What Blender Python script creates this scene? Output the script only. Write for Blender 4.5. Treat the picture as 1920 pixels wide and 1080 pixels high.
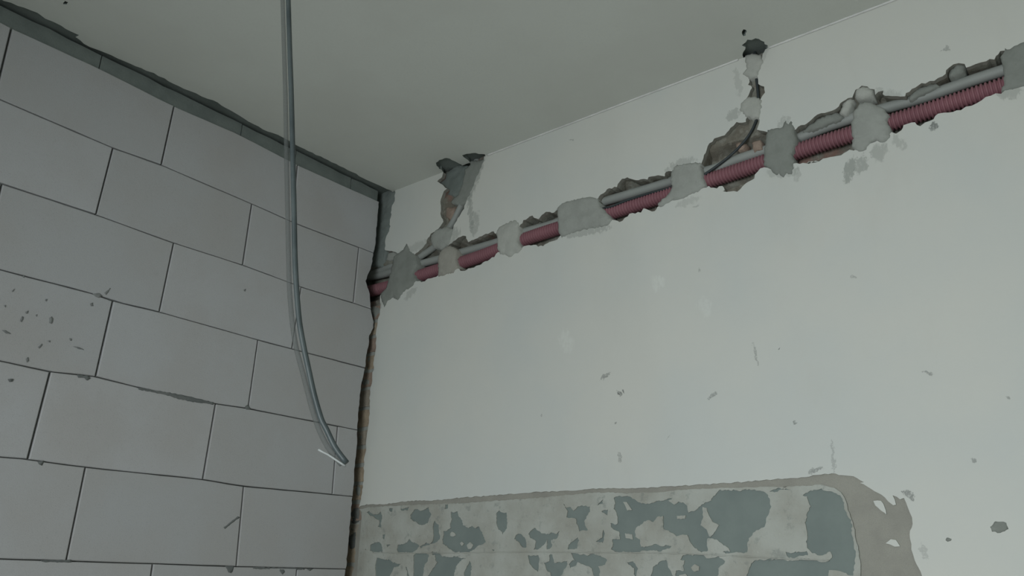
import bpy, bmesh, math, random
import numpy as np
from mathutils import Vector, Matrix, noise
from mathutils.geometry import delaunay_2d_cdt

for o in list(bpy.data.objects):
    bpy.data.objects.remove(o)
scn = bpy.context.scene
COL = scn.collection
random.seed(7)

# ------------------------------------------------------------------ camera
CZ = 2.9                                   # ceiling height
CAM = Vector((2.33921510, -2.06379196, 1.37805))
YAW, PIT, ROL, F = -0.67294833, 0.34705188, 0.02000872, 1509.6
_fwd = Vector((math.sin(YAW)*math.cos(PIT), math.cos(YAW)*math.cos(PIT), math.sin(PIT)))
_r0 = Vector((math.cos(YAW), -math.sin(YAW), 0)); _u0 = _r0.cross(_fwd)
RIGHT = math.cos(ROL)*_r0 + math.sin(ROL)*_u0
UP = -math.sin(ROL)*_r0 + math.cos(ROL)*_u0
FWD = _fwd
cd = bpy.data.cameras.new('camera'); cam = bpy.data.objects.new('camera', cd); COL.objects.link(cam)
cd.sensor_width = 36; cd.sensor_fit = 'HORIZONTAL'; cd.lens = F/1920*36; cd.clip_start = 0.01
cam.matrix_world = Matrix(((RIGHT.x, UP.x, -FWD.x, CAM.x), (RIGHT.y, UP.y, -FWD.y, CAM.y), (RIGHT.z, UP.z, -FWD.z, CAM.z), (0, 0, 0, 1)))
scn.camera = cam

# ------------------------------------------------------------------ light: overcast day through the window behind the camera
RX, RY = 3.7, -3.5                         # far side wall, back wall
WX0, WX1, WZ0, WZ1 = 1.15, 2.65, 0.95, 2.25
w = bpy.data.worlds.new('overcast_sky'); scn.world = w; w.use_nodes = True
w.node_tree.nodes['Background'].inputs[0].default_value = (0.80, 0.90, 1.0, 1)
w.node_tree.nodes['Background'].inputs[1].default_value = 1.0
ld = bpy.data.lights.new('window_daylight', 'AREA'); ld.shape = 'RECTANGLE'
ld.size = WX1-WX0; ld.size_y = WZ1-WZ0; ld.energy = 33.5; ld.color = (0.93, 0.985, 1.0); ld.spread = math.radians(125)
lo = bpy.data.objects.new('window_daylight', ld); COL.objects.link(lo)
lo.location = ((WX0+WX1)/2, RY-0.02, (WZ0+WZ1)/2); lo.rotation_euler = (math.radians(90-14), 0, 0)   # sky light slants down into the room
scn.view_settings.view_transform = 'Standard'; scn.view_settings.look = 'None'
scn.view_settings.exposure = 0.0; scn.view_settings.gamma = 1; scn.view_settings.use_curve_mapping = False

# ------------------------------------------------------------------ pixel -> place helpers
def ray(p):
    return FWD + RIGHT*((p[0]-960)/F) - UP*((p[1]-540)/F)
def onR(p, y=0.0):                         # plastered wall
    v = ray(p); return CAM + v*((y-CAM.y)/v.y)
def onL(p, x=0.0):                         # block wall
    v = ray(p); return CAM + v*((x-CAM.x)/v.x)
def onC(p, z=CZ):                          # ceiling
    v = ray(p); return CAM + v*((z-CAM.z)/v.z)
def Z(ox, oy, s, pts):                     # points read off an enlarged view
    return [(ox+a/s, oy+b/s) for a, b in pts]
Z1 = lambda pts: Z(660, 260, 3.375, pts)
Z2 = lambda pts: Z(1000, 200, 3.375, pts)
Z3 = lambda pts: Z(1280, 40, 3.373, pts)
Z4 = lambda pts: Z(1460, 60, 3.6, pts)
Z5 = lambda pts: Z(640, 880, 4.0, pts)
Z6 = lambda pts: Z(1080, 860, 4.571, pts)
Z7 = lambda pts: Z(1440, 840, 4.0, pts)
def xz(pts, y=0.0):
    return [(q.x, q.z) for q in (onR(p, y) for p in pts)]
def yz(pts, x=0.0):
    return [(q.y, q.z) for q in (onL(p, x) for p in pts)]
def xy(pts, z=CZ):
    return [(q.x, q.y) for q in (onC(p, z) for p in pts)]

def lin(c):
    c /= 255.0
    return c/12.92 if c <= 0.04045 else ((c+0.055)/1.055)**2.4
def rgb(r, g, b): return (lin(r), lin(g), lin(b), 1)

# ------------------------------------------------------------------ materials
class NT:
    def __init__(s, name):
        s.m = bpy.data.materials.new(name); s.m.use_nodes = True; s.t = s.m.node_tree
        s.b = s.t.nodes['Principled BSDF']; s.b.inputs['Roughness'].default_value = 0.92
        s.b.inputs['Specular IOR Level'].default_value = 0.25
        tc = s.t.nodes.new('ShaderNodeTexCoord'); s.co = tc.outputs['Object']; s.warp = None
    def n(s, k, **kw):
        x = s.t.nodes.new(k)
        for a, v in kw.items(): setattr(x, a, v)
        return x
    def l(s, a, b): s.t.links.new(a, b)
    def noise(s, scale, detail=4, rough=0.55, co=None, stretch=None):
        x = s.n('ShaderNodeTexNoise'); x.inputs['Scale'].default_value = scale
        x.inputs['Detail'].default_value = detail; x.inputs['Roughness'].default_value = rough
        c = co or s.co
        if stretch:
            mp = s.n('ShaderNodeMapping'); mp.inputs['Scale'].default_value = stretch; s.l(c, mp.inputs['Vector']); c = mp.outputs[0]
        s.l(c, x.inputs['Vector']); return x.outputs['Fac']
    def ramp(s, fac, a, b, lo=0.0, hi=1.0):
        x = s.n('ShaderNodeMapRange'); x.interpolation_type = 'SMOOTHSTEP'
        for k, v in zip(('From Min', 'From Max', 'To Min', 'To Max'), (a, b, lo, hi)): x.inputs[k].default_value = v
        s.l(fac, x.inputs['Value']); return x.outputs['Result']
    def mix(s, fac, a, b):
        x = s.n('ShaderNodeMix', data_type='RGBA')
        if isinstance(fac, (int, float)): x.inputs[0].default_value = fac
        else: s.l(fac, x.inputs[0])
        for i, v in ((6, a), (7, b)):
            if isinstance(v, tuple): x.inputs[i].default_value = v
            else: s.l(v, x.inputs[i])
        return x.outputs[2]
    def math(s, op, a, b):
        x = s.n('ShaderNodeMath', operation=op)
        for i, v in enumerate((a, b)):
            if isinstance(v, (int, float)): x.inputs[i].default_value = v
            else: s.l(v, x.inputs[i])
        return x.outputs[0]
    def bump(s, h, strength, dist):
        x = s.n('ShaderNodeBump'); x.inputs['Strength'].default_value = strength; x.inputs['Distance'].default_value = dist
        s.l(h, x.inputs['Height']); s.l(x.outputs[0], s.b.inputs['Normal'])
    def color(s, c):
        if isinstance(c, tuple): s.b.inputs['Base Color'].default_value = c
        else: s.l(c, s.b.inputs['Base Color'])
    def spot(s, centre, u, half_u, half_v, soft, nz, amt):
        """stain mask: ellipse at a place on a wall; u = unit direction of the long axis in the wall plane (3-vector)"""
        sub = s.n('ShaderNodeVectorMath', operation='SUBTRACT'); s.l(s.warp or s.co, sub.inputs[0]); sub.inputs[1].default_value = centre
        def dot(v):
            d = s.n('ShaderNodeVectorMath', operation='DOT_PRODUCT'); s.l(sub.outputs[0], d.inputs[0]); d.inputs[1].default_value = v
            return d.outputs['Value']
        a = s.math('POWER', s.math('ABSOLUTE', dot(Vector(u)/half_u), 0), 2.0)
        b = s.math('POWER', s.math('ABSOLUTE', dot(Vector((-u[2], 0, u[0]))/half_v), 0), 2.0)
        e = s.ramp(s.math('ADD', a, b), 0.1, 1.9, 1.0, 0.0)
        e = s.math('SUBTRACT', s.math('MULTIPLY', e, 1.12), s.math('MULTIPLY', nz, 1.0))
        return s.ramp(e, 0.04, 0.10+soft, 0.0, amt)

def simple(name, c, c2=None, scale=9, rough=0.92, bump=0.3, bscale=120, bdist=0.002, grain=0.12):
    t = NT(name); t.b.inputs['Roughness'].default_value = rough
    c2 = c2 or tuple(v*0.82 for v in c[:3])+(1,)
    base = t.mix(t.ramp(t.noise(scale, 5), 0.35, 0.7), c, c2)
    dk = tuple(v*(1-grain*2) for v in c[:3])+(1,)
    base = t.mix(t.ramp(t.noise(bscale*2.2, 3), 0.45, 0.75, 0, 0.5), base, dk)
    t.color(base)
    t.bump(t.noise(bscale, 6, 0.65), bump, bdist)
    return t.m

# plaster with grey trowel smears and scuffs
PL = rgb(208, 209, 202)
def make_plaster():
    t = NT('painted_plaster'); t.b.inputs['Roughness'].default_value = 0.85
    base = t.mix(t.ramp(t.noise(1.6, 4), 0.35, 0.7), PL, rgb(201, 205, 201))
    base = t.mix(t.ramp(t.noise(5.0, 5, 0.6, stretch=(1, 1, 0.45)), 0.5, 0.8, 0, 0.30), base, rgb(196, 196, 188))
    nz = t.ramp(t.noise(60, 6, 0.75, stretch=(1.3, 1, 0.6)), 0.28, 0.72)
    nzf = t.ramp(t.noise(190, 4, 0.75), 0.28, 0.72)
    wn = t.n('ShaderNodeTexNoise'); wn.inputs['Scale'].default_value = 55; wn.inputs['Detail'].default_value = 4; t.l(t.co, wn.inputs['Vector'])
    w1 = t.n('ShaderNodeVectorMath', operation='SUBTRACT'); t.l(wn.outputs['Color'], w1.inputs[0]); w1.inputs[1].default_value = (.5, .5, .5)
    w2 = t.n('ShaderNodeVectorMath', operation='SCALE'); t.l(w1.outputs[0], w2.inputs[0]); w2.inputs['Scale'].default_value = 0.03
    w3 = t.n('ShaderNodeVectorMath', operation='ADD'); t.l(w2.outputs[0], w3.inputs[0]); t.l(t.co, w3.inputs[1]); t.warp = w3.outputs[0]
    def pxspot(p, q, wpx, amt, soft=0.45, nn=nz, col=None):
        A, B = onR(p), onR(q); c = (A+B)/2; d = B-A
        hu = max(d.length/2, 0.002)*1.25; wpx = wpx*1.35; u = d.normalized() if d.length > 1e-6 else Vector((1, 0, 0))
        return t.spot(c, u, hu, wpx*0.00215, soft, nn, amt)
    G = rgb(150, 154, 148); D = rgb(96, 100, 98); W = rgb(228, 232, 226)
    sm = [  # grey smears of mortar: p, q, half width px, amount
        ((905, 290), (880, 370), 9, .55), ((893, 400), (888, 440), 8, .5), ((880, 350), (884, 430), 5, .6),
        ((745, 478), (800, 455), 8, .35), ((760, 560), (780, 540), 6, .4), ((860, 430), (840, 455), 12, .5),
        ((1040, 400), (1100, 376), 7, .5), ((1055, 442), (1140, 428), 5, .5), ((1250, 320), (1300, 300), 8, .45),
        ((1270, 385), (1310, 372), 5, .3), ((1460, 240), (1480, 225), 8, .4), ((1440, 325), (1495, 322), 6, .35),
        ((1588, 340), (1598, 295), 6, .75), ((1612, 325), (1618, 290), 6, .6), ((1645, 300), (1652, 270), 8, .5),
        ((1678, 275), (1695, 262), 9, .4), ((1492, 340), (1495, 315), 4, .35), ((1362, 222), (1385, 208), 7, .5),
        ((1868, 178), (1915, 172), 6, .5), ((1380, 130), (1388, 180), 4, .3), ((1440, 75), (1430, 110), 4, .25),
        ((700, 590), (716, 570), 5, .4), ((1640, 175), (1700, 190), 8, .35)]
    for p, q, wv, a in sm: base = t.mix(pxspot(p, q, wv, a), base, G)
    sc = [((1126, 712), (1143, 700), 2.2, .55), ((1157, 734), (1165, 741), 2, .8), ((1170, 732), (1170, 739), 1.5, .8),
        ((1328, 748), (1345, 738), 2, .5), ((1413, 645), (1420, 682), 2, .38), ((1462, 653), (1463, 654), 2.2, .8),
        ((1488, 790), (1493, 793), 2, .6), ((1518, 883), (1542, 878), 2.6, .55), ((1732, 697), (1750, 702), 1.8, .5),
        ((1884, 743), (1894, 744), 2, .5), ((1820, 862), (1830, 866), 2, .5), ((1160, 850), (1163, 865), 2, .4), ((1155, 790), (1157, 792), 2, .6),
        ((1744, 237), (1757, 236), 5, .75), ((1767, 93), (1781, 93), 3, .4), ((1068, 263), (1077, 262), 1.5, .4),
        ((1695, 921), (1711, 935), 3, .6), ((1728, 1020), (1738, 1050), 2, .25), ((1251, 820), (1253, 822), 3, .4), ((1016, 777), (1018, 780), 2, .5),
        ((1310, 506), (1314, 507), 3, .4), ((1598, 520), (1605, 518), 2, .35), ((1300, 388), (1312, 383), 2, .35)]
    for p, q, wv, a in sc: base = t.mix(pxspot(p, q, wv, a, 0.6, nzf), base, D)
    # hairline crack above the tile field
    base = t.mix(pxspot((1560, 830), (1564, 888), 1.6, .3, .5, nzf), base, D)
    for p, q, wv, a in [((1225, 520), (1242, 540), 9, .35), ((1055, 620), (1068, 660), 10, .3), ((1315, 560), (1330, 590), 8, .25)]:
        base = t.mix(pxspot(p, q, wv, a, .8), base, W)
    t.color(base)
    hh = t.math('ADD', t.noise(9, 5, 0.5), t.math('MULTIPLY', t.noise(160, 3), 0.12))
    t.bump(hh, 0.30, 0.006)
    return t.m
M = {}
M['plaster'] = make_plaster()
M['ceiling'] = simple('ceiling_paint', rgb(211, 214, 207), rgb(206, 208, 201), scale=2.5, bump=0.15, bscale=60, grain=0.03)
M['undercoat'] = simple('sand_render', rgb(158, 157, 148), rgb(148, 147, 139), scale=14, bump=0.5, bscale=220)
M['masonry'] = None
def make_bed():
    t = NT('chiselled_masonry'); t.b.inputs['Roughness'].default_value = 0.97
    a = t.mix(t.ramp(t.noise(16, 5), 0.35, 0.65), rgb(146, 147, 137), rgb(122, 117, 106))
    a = t.mix(t.ramp(t.noise(48, 5), 0.5, 0.75, 0, 0.6), a, rgb(168, 168, 158))
    a = t.mix(t.ramp(t.noise(7.5, 3), 0.57, 0.68, 0, 0.75), a, rgb(146, 112, 102))
    t.color(a); t.bump(t.noise(95, 6, 0.7), 0.8, 0.006); return t.m
M['masonry'] = make_bed()
def make_block():
    t = NT('aerated_concrete'); t.b.inputs['Roughness'].default_value = 0.95
    oi = t.n('ShaderNodeObjectInfo')
    a = t.mix(oi.outputs['Random'], rgb(184, 185, 186), rgb(194, 195, 197))
    a = t.mix(t.ramp(t.noise(2.4, 4), 0.35, 0.7, 0, 0.6), a, rgb(180, 177, 174))
    a = t.mix(t.ramp(t.noise(420, 2), 0.58, 0.72, 0, 0.35), a, rgb(140, 140, 139))
    a = t.mix(t.ramp(t.noise(30, 5, 0.7), 0.62, 0.8, 0, 0.25), a, rgb(150, 150, 148))
    t.color(a); t.bump(t.noise(300, 4, 0.7), 0.35, 0.0015); return t.m
M['block'] = make_block()
M['joint'] = simple('joint_mortar', rgb(112, 114, 110), rgb(96, 99, 97), bscale=150, bump=0.6)
M['smear'] = simple('smear_or_open_joint', rgb(112, 116, 115), rgb(128, 131, 129), bscale=150)
M['smear_pale'] = simple('thin_mortar_smear', rgb(132, 135, 134), rgb(144, 146, 145), bscale=150)
M['strip'] = simple('filler_board', rgb(132, 140, 136), rgb(122, 130, 127), scale=18, bump=0.5, bscale=140)
M['slab'] = simple('raw_slab', rgb(128, 136, 132), rgb(112, 120, 116), bump=0.7)
def mortar(name, r, g, b): return simple(name, rgb(r, g, b), rgb(r-9, g-9, b-9), scale=26, bump=0.55, bscale=75, bdist=0.004, grain=0.06)
M['m_light'] = mortar('gypsum_mortar', 182, 184, 177)
M['m_mid'] = mortar('grey_mortar', 164, 167, 161)
M['m_dark'] = mortar('damp_mortar', 142, 146, 140)
M['m_warm'] = mortar('warm_mortar', 166, 164, 155)
M['dark_bed'] = simple('grey_green_paint', rgb(128, 138, 134), rgb(120, 130, 127), scale=10, bump=0.15, bscale=90, grain=0.04)
def make_adhesive():
    t = NT('tile_adhesive')
    a = t.mix(t.ramp(t.noise(7, 5), 0.35, 0.68), rgb(178, 181, 174), rgb(160, 160, 151))
    a = t.mix(t.ramp(t.noise(26, 6, 0.7), 0.54, 0.66, 0, 0.5), a, rgb(132, 138, 133))
    a = t.mix(t.ramp(t.noise(70, 4, 0.7), 0.6, 0.75, 0, 0.4), a, rgb(190, 192, 184))
    t.color(a); t.bump(t.noise(55, 6, 0.65), 0.7, 0.004); return t.m
M['adhesive'] = make_adhesive()
M['red'] = simple('red_polythene', rgb(148, 104, 111), rgb(138, 97, 104), scale=6, rough=0.5, bump=0.05, grain=0.05)
M['greyplastic'] = simple('grey_plastic', rgb(156, 160, 156), rgb(146, 150, 146), scale=8, rough=0.5, bump=0.05, grain=0.04)
M['black'] = simple('black_sheath', rgb(62, 68, 70), rgb(54, 60, 62), rough=0.5, bump=0.05)
M['cable_dark'] = simple('slate_sheath', rgb(82, 90, 90), rgb(66, 74, 75), scale=14, rough=0.38, bump=0.05)
M['cable_highlight'] = simple('sheath_highlight', rgb(172, 178, 175), rgb(150, 156, 153), scale=14, rough=0.3, bump=0.05)  # highlight of the hanging cable, painted as a paler side
M['tip_ghost'] = simple('pale_tip_ghost', rgb(168, 172, 170), rough=0.5, bump=0.02)  # tone of the added ghost at the cable tip
def make_ghost():  # see-through tint for the cable's added ghost double
    t = NT('ghost_film'); t.color(rgb(98, 102, 100)); t.b.inputs['Roughness'].default_value = 0.6
    t.b.inputs['Specular IOR Level'].default_value = 0.1
    t.b.inputs['Alpha'].default_value = 0.42; return t.m
M['ghost_tint'] = make_ghost()
M['brick'] = [simple('old_brick_%d' % i, rgb(*c), rgb(c[0]-22, c[1]-20, c[2]-18), scale=30, bump=0.9, bscale=80, bdist=0.006, grain=0.15)
              for i, c in enumerate([(176, 161, 140), (166, 148, 134), (164, 156, 142), (180, 166, 146)])]
M['floor'] = simple('concrete_screed', rgb(178, 176, 170))
M['frame'] = simple('white_window_frame', rgb(225, 225, 222), rough=0.4, bump=0.02)

# ------------------------------------------------------------------ mesh helpers
def link(name, me, mats, parent=None, kind=None, smooth=False):
    o = bpy.data.objects.new(name, me); COL.objects.link(o)
    for m in (mats if isinstance(mats, (list, tuple)) else [mats]): me.materials.append(m)
    if parent: o.parent = parent
    if kind: o['kind'] = kind
    if smooth:
        for p in me.polygons: p.use_smooth = True
    return o
def tag(o, label, cat, group=None):
    o['label'] = label; o['category'] = cat
    if group: o['group'] = group
    return o
def box_mesh(name, boxes):
    v, f = [], []
    for (a, b) in boxes:
        k = len(v)
        v += [(x, y, z) for x in (a[0], b[0]) for y in (a[1], b[1]) for z in (a[2], b[2])]
        f += [[k+i for i in q] for q in ((0, 1, 3, 2), (4, 6, 7, 5), (0, 4, 5, 1), (2, 3, 7, 6), (0, 2, 6, 4), (1, 5, 7, 3))]
    me = bpy.data.meshes.new(name); me.from_pydata(v, [], f); me.update(); return me
def rag(pts, amp, step, closed=True, rng=None):
    """rough up a traced outline: short steps with random offsets"""
    rng = rng or random
    out = []; n = len(pts)
    for i in range(n if closed else n-1):
        a = Vector(pts[i]); b = Vector(pts[(i+1) % n]); d = b-a; L = d.length
        if L < 1e-9: continue
        k = max(1, int(round(L/step))); nn = Vector((-d.y, d.x))/L
        for j in range(k):
            off = rng.uniform(-1, 1)*amp if (j or closed) else 0
            p = a+d*(j/k)+nn*min(max(off, -L*0.3), L*0.3)
            out.append((p.x, p.y))
    if not closed: out.append(tuple(pts[-1]))
    return out
def inside(loop, P):
    """even-odd test, loop Nx2, P Mx2"""
    L = np.asarray(loop, float); P = np.asarray(P, float); r = np.zeros(len(P), bool)
    x1, y1 = L[:, 0], L[:, 1]; x2, y2 = np.roll(x1, -1), np.roll(y1, -1)
    for a, b, c, d in zip(x1, y1, x2, y2):
        if b == d: continue
        m = (b > P[:, 1]) != (d > P[:, 1])
        r ^= m & (P[:, 0] < (c-a)*(P[:, 1]-b)/(d-b)+a)
    return r
def seg_dist(loop, P):
    L = np.asarray(loop, float); P = np.asarray(P, float); best = np.full(len(P), 1e9)
    for i in range(len(L)):
        a = L[i]; b = L[(i+1) % len(L)]; d = b-a; q = d@d
        if q < 1e-14: continue
        t = np.clip(((P-a)@d)/q, 0, 1)[:, None]
        best = np.minimum(best, np.hypot(*(P-(a+t*d)).T))
    return best
def fill(keep, holes=(), pts=(), islands=()):
    """triangulated area: inside any keep loop, outside holes (islands inside holes come back). returns verts, tris, boundary edges"""
    V, E = [], []
    for lp in list(keep)+list(holes)+list(islands):
        k = len(V); V += [Vector(p) for p in lp]; E += [(k+i, k+(i+1) % len(lp)) for i in range(len(lp))]
    V += [Vector(p) for p in pts]
    ov, oe, of = delaunay_2d_cdt(V, E, [], 0, 1e-6)[:3]
    ov = [(v.x, v.y) for v in ov]; A = np.array(ov)
    c = np.array([A[list(f)].mean(0) for f in of])
    k = np.zeros(len(c), bool)
    for lp in keep: k |= inside(lp, c)
    kk = k.copy()
    for lp in holes: k &= ~inside(lp, c)
    for lp in islands: k |= (inside(lp, c) & kk)
    tris = []
    for f, z in zip(of, k):
        if not z: continue
        a, b, d = (A[i] for i in f[:3])
        if abs((b[0]-a[0])*(d[1]-a[1])-(b[1]-a[1])*(d[0]-a[0])) < 1e-12: continue
        tris.append(tuple(f))
    cnt = {}
    for f in tris:
        for i in range(len(f)):
            a, b = f[i], f[(i+1) % len(f)]
            cnt.setdefault((min(a, b), max(a, b)), []).append((a, b))
    bd = [v[0] for v in cnt.values() if len(v) == 1]
    return ov, tris, bd
def sheet(name, keep, holes, place, depths, mats, parent=None, kind=None, pts=(), islands=(), front=None, jitter=0.0, smooth=False):
    """solid sheet: area at depths[0] with rims to depths[1:], place(u, v, depth) -> xyz, rim ring i uses material slot i+1 (clamped)"""
    v, tr, bd = fill(keep, holes, pts, islands)
    used = sorted({i for t in tr for i in t}); mp = {o: n for n, o in enumerate(used)}
    V = [place(v[i][0], v[i][1], depths[0]+(front(v[i]) if front else 0)) for i in used]
    Fc = [tuple(mp[i] for i in t) for t in tr]; mi = [0]*len(Fc)
    ring = {}
    prev = {i: mp[i] for e in bd for i in e}
    for r, dpt in enumerate(depths[1:]):
        cur = {}
        for i in prev:
            ju, jv = (random.uniform(-jitter, jitter), random.uniform(-jitter, jitter)) if jitter else (0, 0)
            cur[i] = len(V); V.append(place(v[i][0]+ju, v[i][1]+jv, dpt))
        for a, b in bd:
            Fc.append((prev[b], prev[a], cur[a], cur[b])); mi.append(min(r+1, len(mats)-1) if isinstance(mats, list) else 0)
        prev = cur
    me = bpy.data.meshes.new(name); me.from_pydata(V, [], Fc); me.update()
    bm = bmesh.new(); bm.from_mesh(me); bmesh.ops.recalc_face_normals(bm, faces=bm.faces); bm.to_mesh(me); bm.free()
    o = link(name, me, mats, parent, kind)
    for p, k in zip(me.polygons, mi):
        p.material_index = k
        if smooth and k == 0: p.use_smooth = True
    return o
PR = lambda u, v, d: (u, d, v)             # on the plastered wall, depth into the wall
PLF = lambda u, v, d: (-d, u, v)           # on the block wall
PC = lambda u, v, d: (u, v, CZ+d)          # on the ceiling
def tube(name, path, radius, mats, parent=None, seg=14, ring_mat=None, twist=0.0, rib=None, cap=True, squash=1.0):
    """tube along a 3d polyline (resampled Catmull-Rom); radius may be f(s); rib = (pitch, depth) corrugation"""
    P = [Vector(p) for p in path]
    fine = []
    for i in range(len(P)-1):
        p0 = P[max(i-1, 0)]; p1 = P[i]; p2 = P[i+1]; p3 = P[min(i+2, len(P)-1)]
        for j in range(24):
            t = j/24
            fine.append(0.5*((2*p1)+(p2-p0)*t+(2*p0-5*p1+4*p2-p3)*t*t+(3*p1-p0-3*p2+p3)*t**3))
    fine.append(P[-1])
    cum = [0]
    for a, b in zip(fine, fine[1:]): cum.append(cum[-1]+(b-a).length)
    tot = cum[-1]
    if rib:
        pit, dep = rib; n = int(tot/pit); S = []; Rr = []
        for k in range(n):
            for u, rr in ((0, 0), (0.12, 0), (0.26, .8), (0.36, 1), (0.66, 1), (0.76, .8), (0.9, 0)):
                S.append((k+u)*pit); Rr.append(radius-dep*(1-rr))
    else:
        n = max(4, int(tot/0.008)); S = [tot*i/n for i in range(n+1)]
        Rr = [radius(s/tot) if callable(radius) else radius for s in S]
    def at(s):
        i = min(max(int(np.searchsorted(cum, s))-1, 0), len(fine)-2)
        d = cum[i+1]-cum[i]; t = (s-cum[i])/d if d > 0 else 0
        return fine[i].lerp(fine[i+1], t), (fine[i+1]-fine[i]).normalized()
    V, Fc, mi = [], [], []
    ref = Vector((0, -1, 0)); up = None
    for s, r in zip(S, Rr):
        c, tg = at(s)
        up = (up or ref) - tg*((up or ref).dot(tg)); up.normalize(); sd = tg.cross(up)
        for q in range(seg):
            a = 2*math.pi*q/seg+twist*s/tot
            V.append(tuple(c+up*(math.cos(a)*r*squash)+sd*(math.sin(a)*r)))
    m = len(S)
    for i in range(m-1):
        for q in range(seg):
            q2 = (q+1) % seg
            Fc.append((i*seg+q, i*seg+q2, (i+1)*seg+q2, (i+1)*seg+q)); mi.append(ring_mat(q/seg) if ring_mat else 0)
    if cap:
        Fc.append(tuple(range(seg-1, -1, -1))); Fc.append(tuple((m-1)*seg+q for q in range(seg))); mi += [0, 0]
    me = bpy.data.meshes.new(name); me.from_pydata(V, [], Fc); me.update()
    bm = bmesh.new(); bm.from_mesh(me); bmesh.ops.recalc_face_normals(bm, faces=bm.faces); bm.to_mesh(me); bm.free()
    o = link(name, me, mats, parent)
    for p, k in zip(me.polygons, mi): p.material_index = k; p.use_smooth = len(p.vertices) == 4
    return o

# ================================================================== PLASTERED WALL (y = 0)
corner = [(742, 346), (740, 377), (734, 390), (734, 402), (731, 417), (732, 424), (727, 438), (722, 452), (721, 470), (716, 500), (714, 545), (713, 577), (712, 590), (709, 597), (708, 606), (705, 622), (705, 653), (701, 671), (700, 680), (701, 688), (698, 704), (698, 714), (695, 725), (694, 740),
          (693, 758), (692, 788), (690, 800), (688, 814), (686, 832), (685, 850), (682, 862), (683, 871), (682, 889), (680, 908), (679, 924), (675, 943), (674, 958), (677, 972), (670, 991), (665, 1017), (664, 1056), (658, 1076), (655, 1100)]
cx = xz(corner)
cx_r = rag(cx, 0.004, 0.012, closed=False)
cx_r[0] = (cx_r[0][0], CZ)
xlow = cx_r[-1][0]
out_sheet = cx_r + [(xlow, 0.0), (RX+0.1, 0.0), (RX+0.1, CZ)]

main_top = Z1([(-60, 700), (205, 700), (240, 708), (275, 712), (300, 728), (335, 715), (395, 740), (430, 705), (470, 660), (480, 625), (510, 595), (565, 552), (580, 525), (560, 490), (565, 440), (558, 410), (570, 370), (582, 335), (600, 318), (575, 300), (540, 272), (575, 238), (580, 212), (560, 170), (640, 60), (860, 20),
      (842, 105), (838, 125), (815, 180), (790, 240), (765, 310), (735, 370), (716, 410), (706, 442), (680, 490), (655, 535), (630, 585), (612, 640), (608, 678),
      (640, 650), (660, 635), (700, 615), (718, 620), (735, 655), (780, 635), (820, 620), (860, 600), (895, 590), (915, 600), (960, 560), (1035, 540), (1060, 560), (1085, 520), (1110, 505), (1140, 490), (1180, 510), (1200, 480), (1240, 458), (1265, 470), (1290, 455)]) \
  + Z2([(160, 650), (250, 620), (410, 600), (415, 570), (440, 545), (480, 515), (530, 510), (545, 470), (580, 450), (620, 455), (650, 470), (680, 455), (720, 460), (730, 440), (790, 430), (830, 440), (840, 410), (875, 405), (960, 385), (1055, 375)]) \
  + Z3([(122, 900), (125, 880), (145, 830), (160, 790), (200, 745), (265, 720), (300, 670), (340, 640), (395, 635), (412, 605), (400, 560), (395, 500), (412, 470), (430, 450), (440, 420), (420, 400), (420, 370), (410, 345), (412, 300), (408, 260), (395, 215), (390, 150), (480, 60), (525, 150), (520, 195), (500, 212),
        (495, 250), (490, 300), (470, 340), (475, 400), (510, 415), (518, 450), (500, 490), (485, 530), (478, 600), (485, 625), (475, 680), (490, 695), (535, 700), (560, 700), (640, 690), (700, 690), (730, 670), (770, 655), (820, 620)]) \
  + Z4([(260, 560), (310, 540), (390, 520), (430, 462), (470, 442), (500, 442), (520, 392), (560, 362), (600, 367), (640, 390), (650, 420), (700, 400), (720, 430), (760, 440), (800, 432), (850, 432), (880, 400), (920, 370), (990, 342), (1050, 330), (1110, 300), (1150, 240), (1180, 210), (1220, 202), (1255, 215), (1265, 240), (1290, 230), (1330, 210), (1400, 195), (1450, 180), (1490, 150), (1500, 122), (1560, 140), (1656, 110), (1950, 30)])
main_bot = Z1([(-60, 1010), (150, 1000), (185, 985), (300, 960), (400, 895), (420, 905), (460, 905), (480, 885), (545, 868), (600, 855), (665, 825), (700, 835), (760, 820), (800, 800), (830, 785), (900, 745), (925, 722), (1000, 725), (1075, 692), (1120, 670), (1195, 680), (1250, 660), (1300, 640)]) \
  + Z2([(180, 800), (330, 765), (480, 735), (500, 717), (545, 730), (580, 705), (610, 680), (680, 665), (700, 645), (740, 655), (765, 665), (785, 637), (880, 580), (1000, 545), (1095, 507), (1110, 500), (1160, 520), (1195, 500), (1210, 530)]) \
  + Z3([(255, 1075), (300, 1082), (345, 1075), (400, 1030), (450, 990), (470, 950), (515, 922), (600, 940), (700, 905), (760, 890), (800, 895), (860, 885)]) \
  + Z4([(180, 885), (250, 875), (300, 855), (400, 840), (440, 815), (480, 800), (560, 780), (700, 720), (760, 675), (790, 690), (830, 670), (850, 630), (920, 610), (960, 630), (1020, 600), (1080, 555), (1150, 545), (1230, 525), (1300, 490), (1370, 465), (1400, 440), (1500, 410), (1656, 360), (1950, 270)])
hole_main = rag(xz(main_top + main_bot[::-1]), 0.0035, 0.010)

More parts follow.
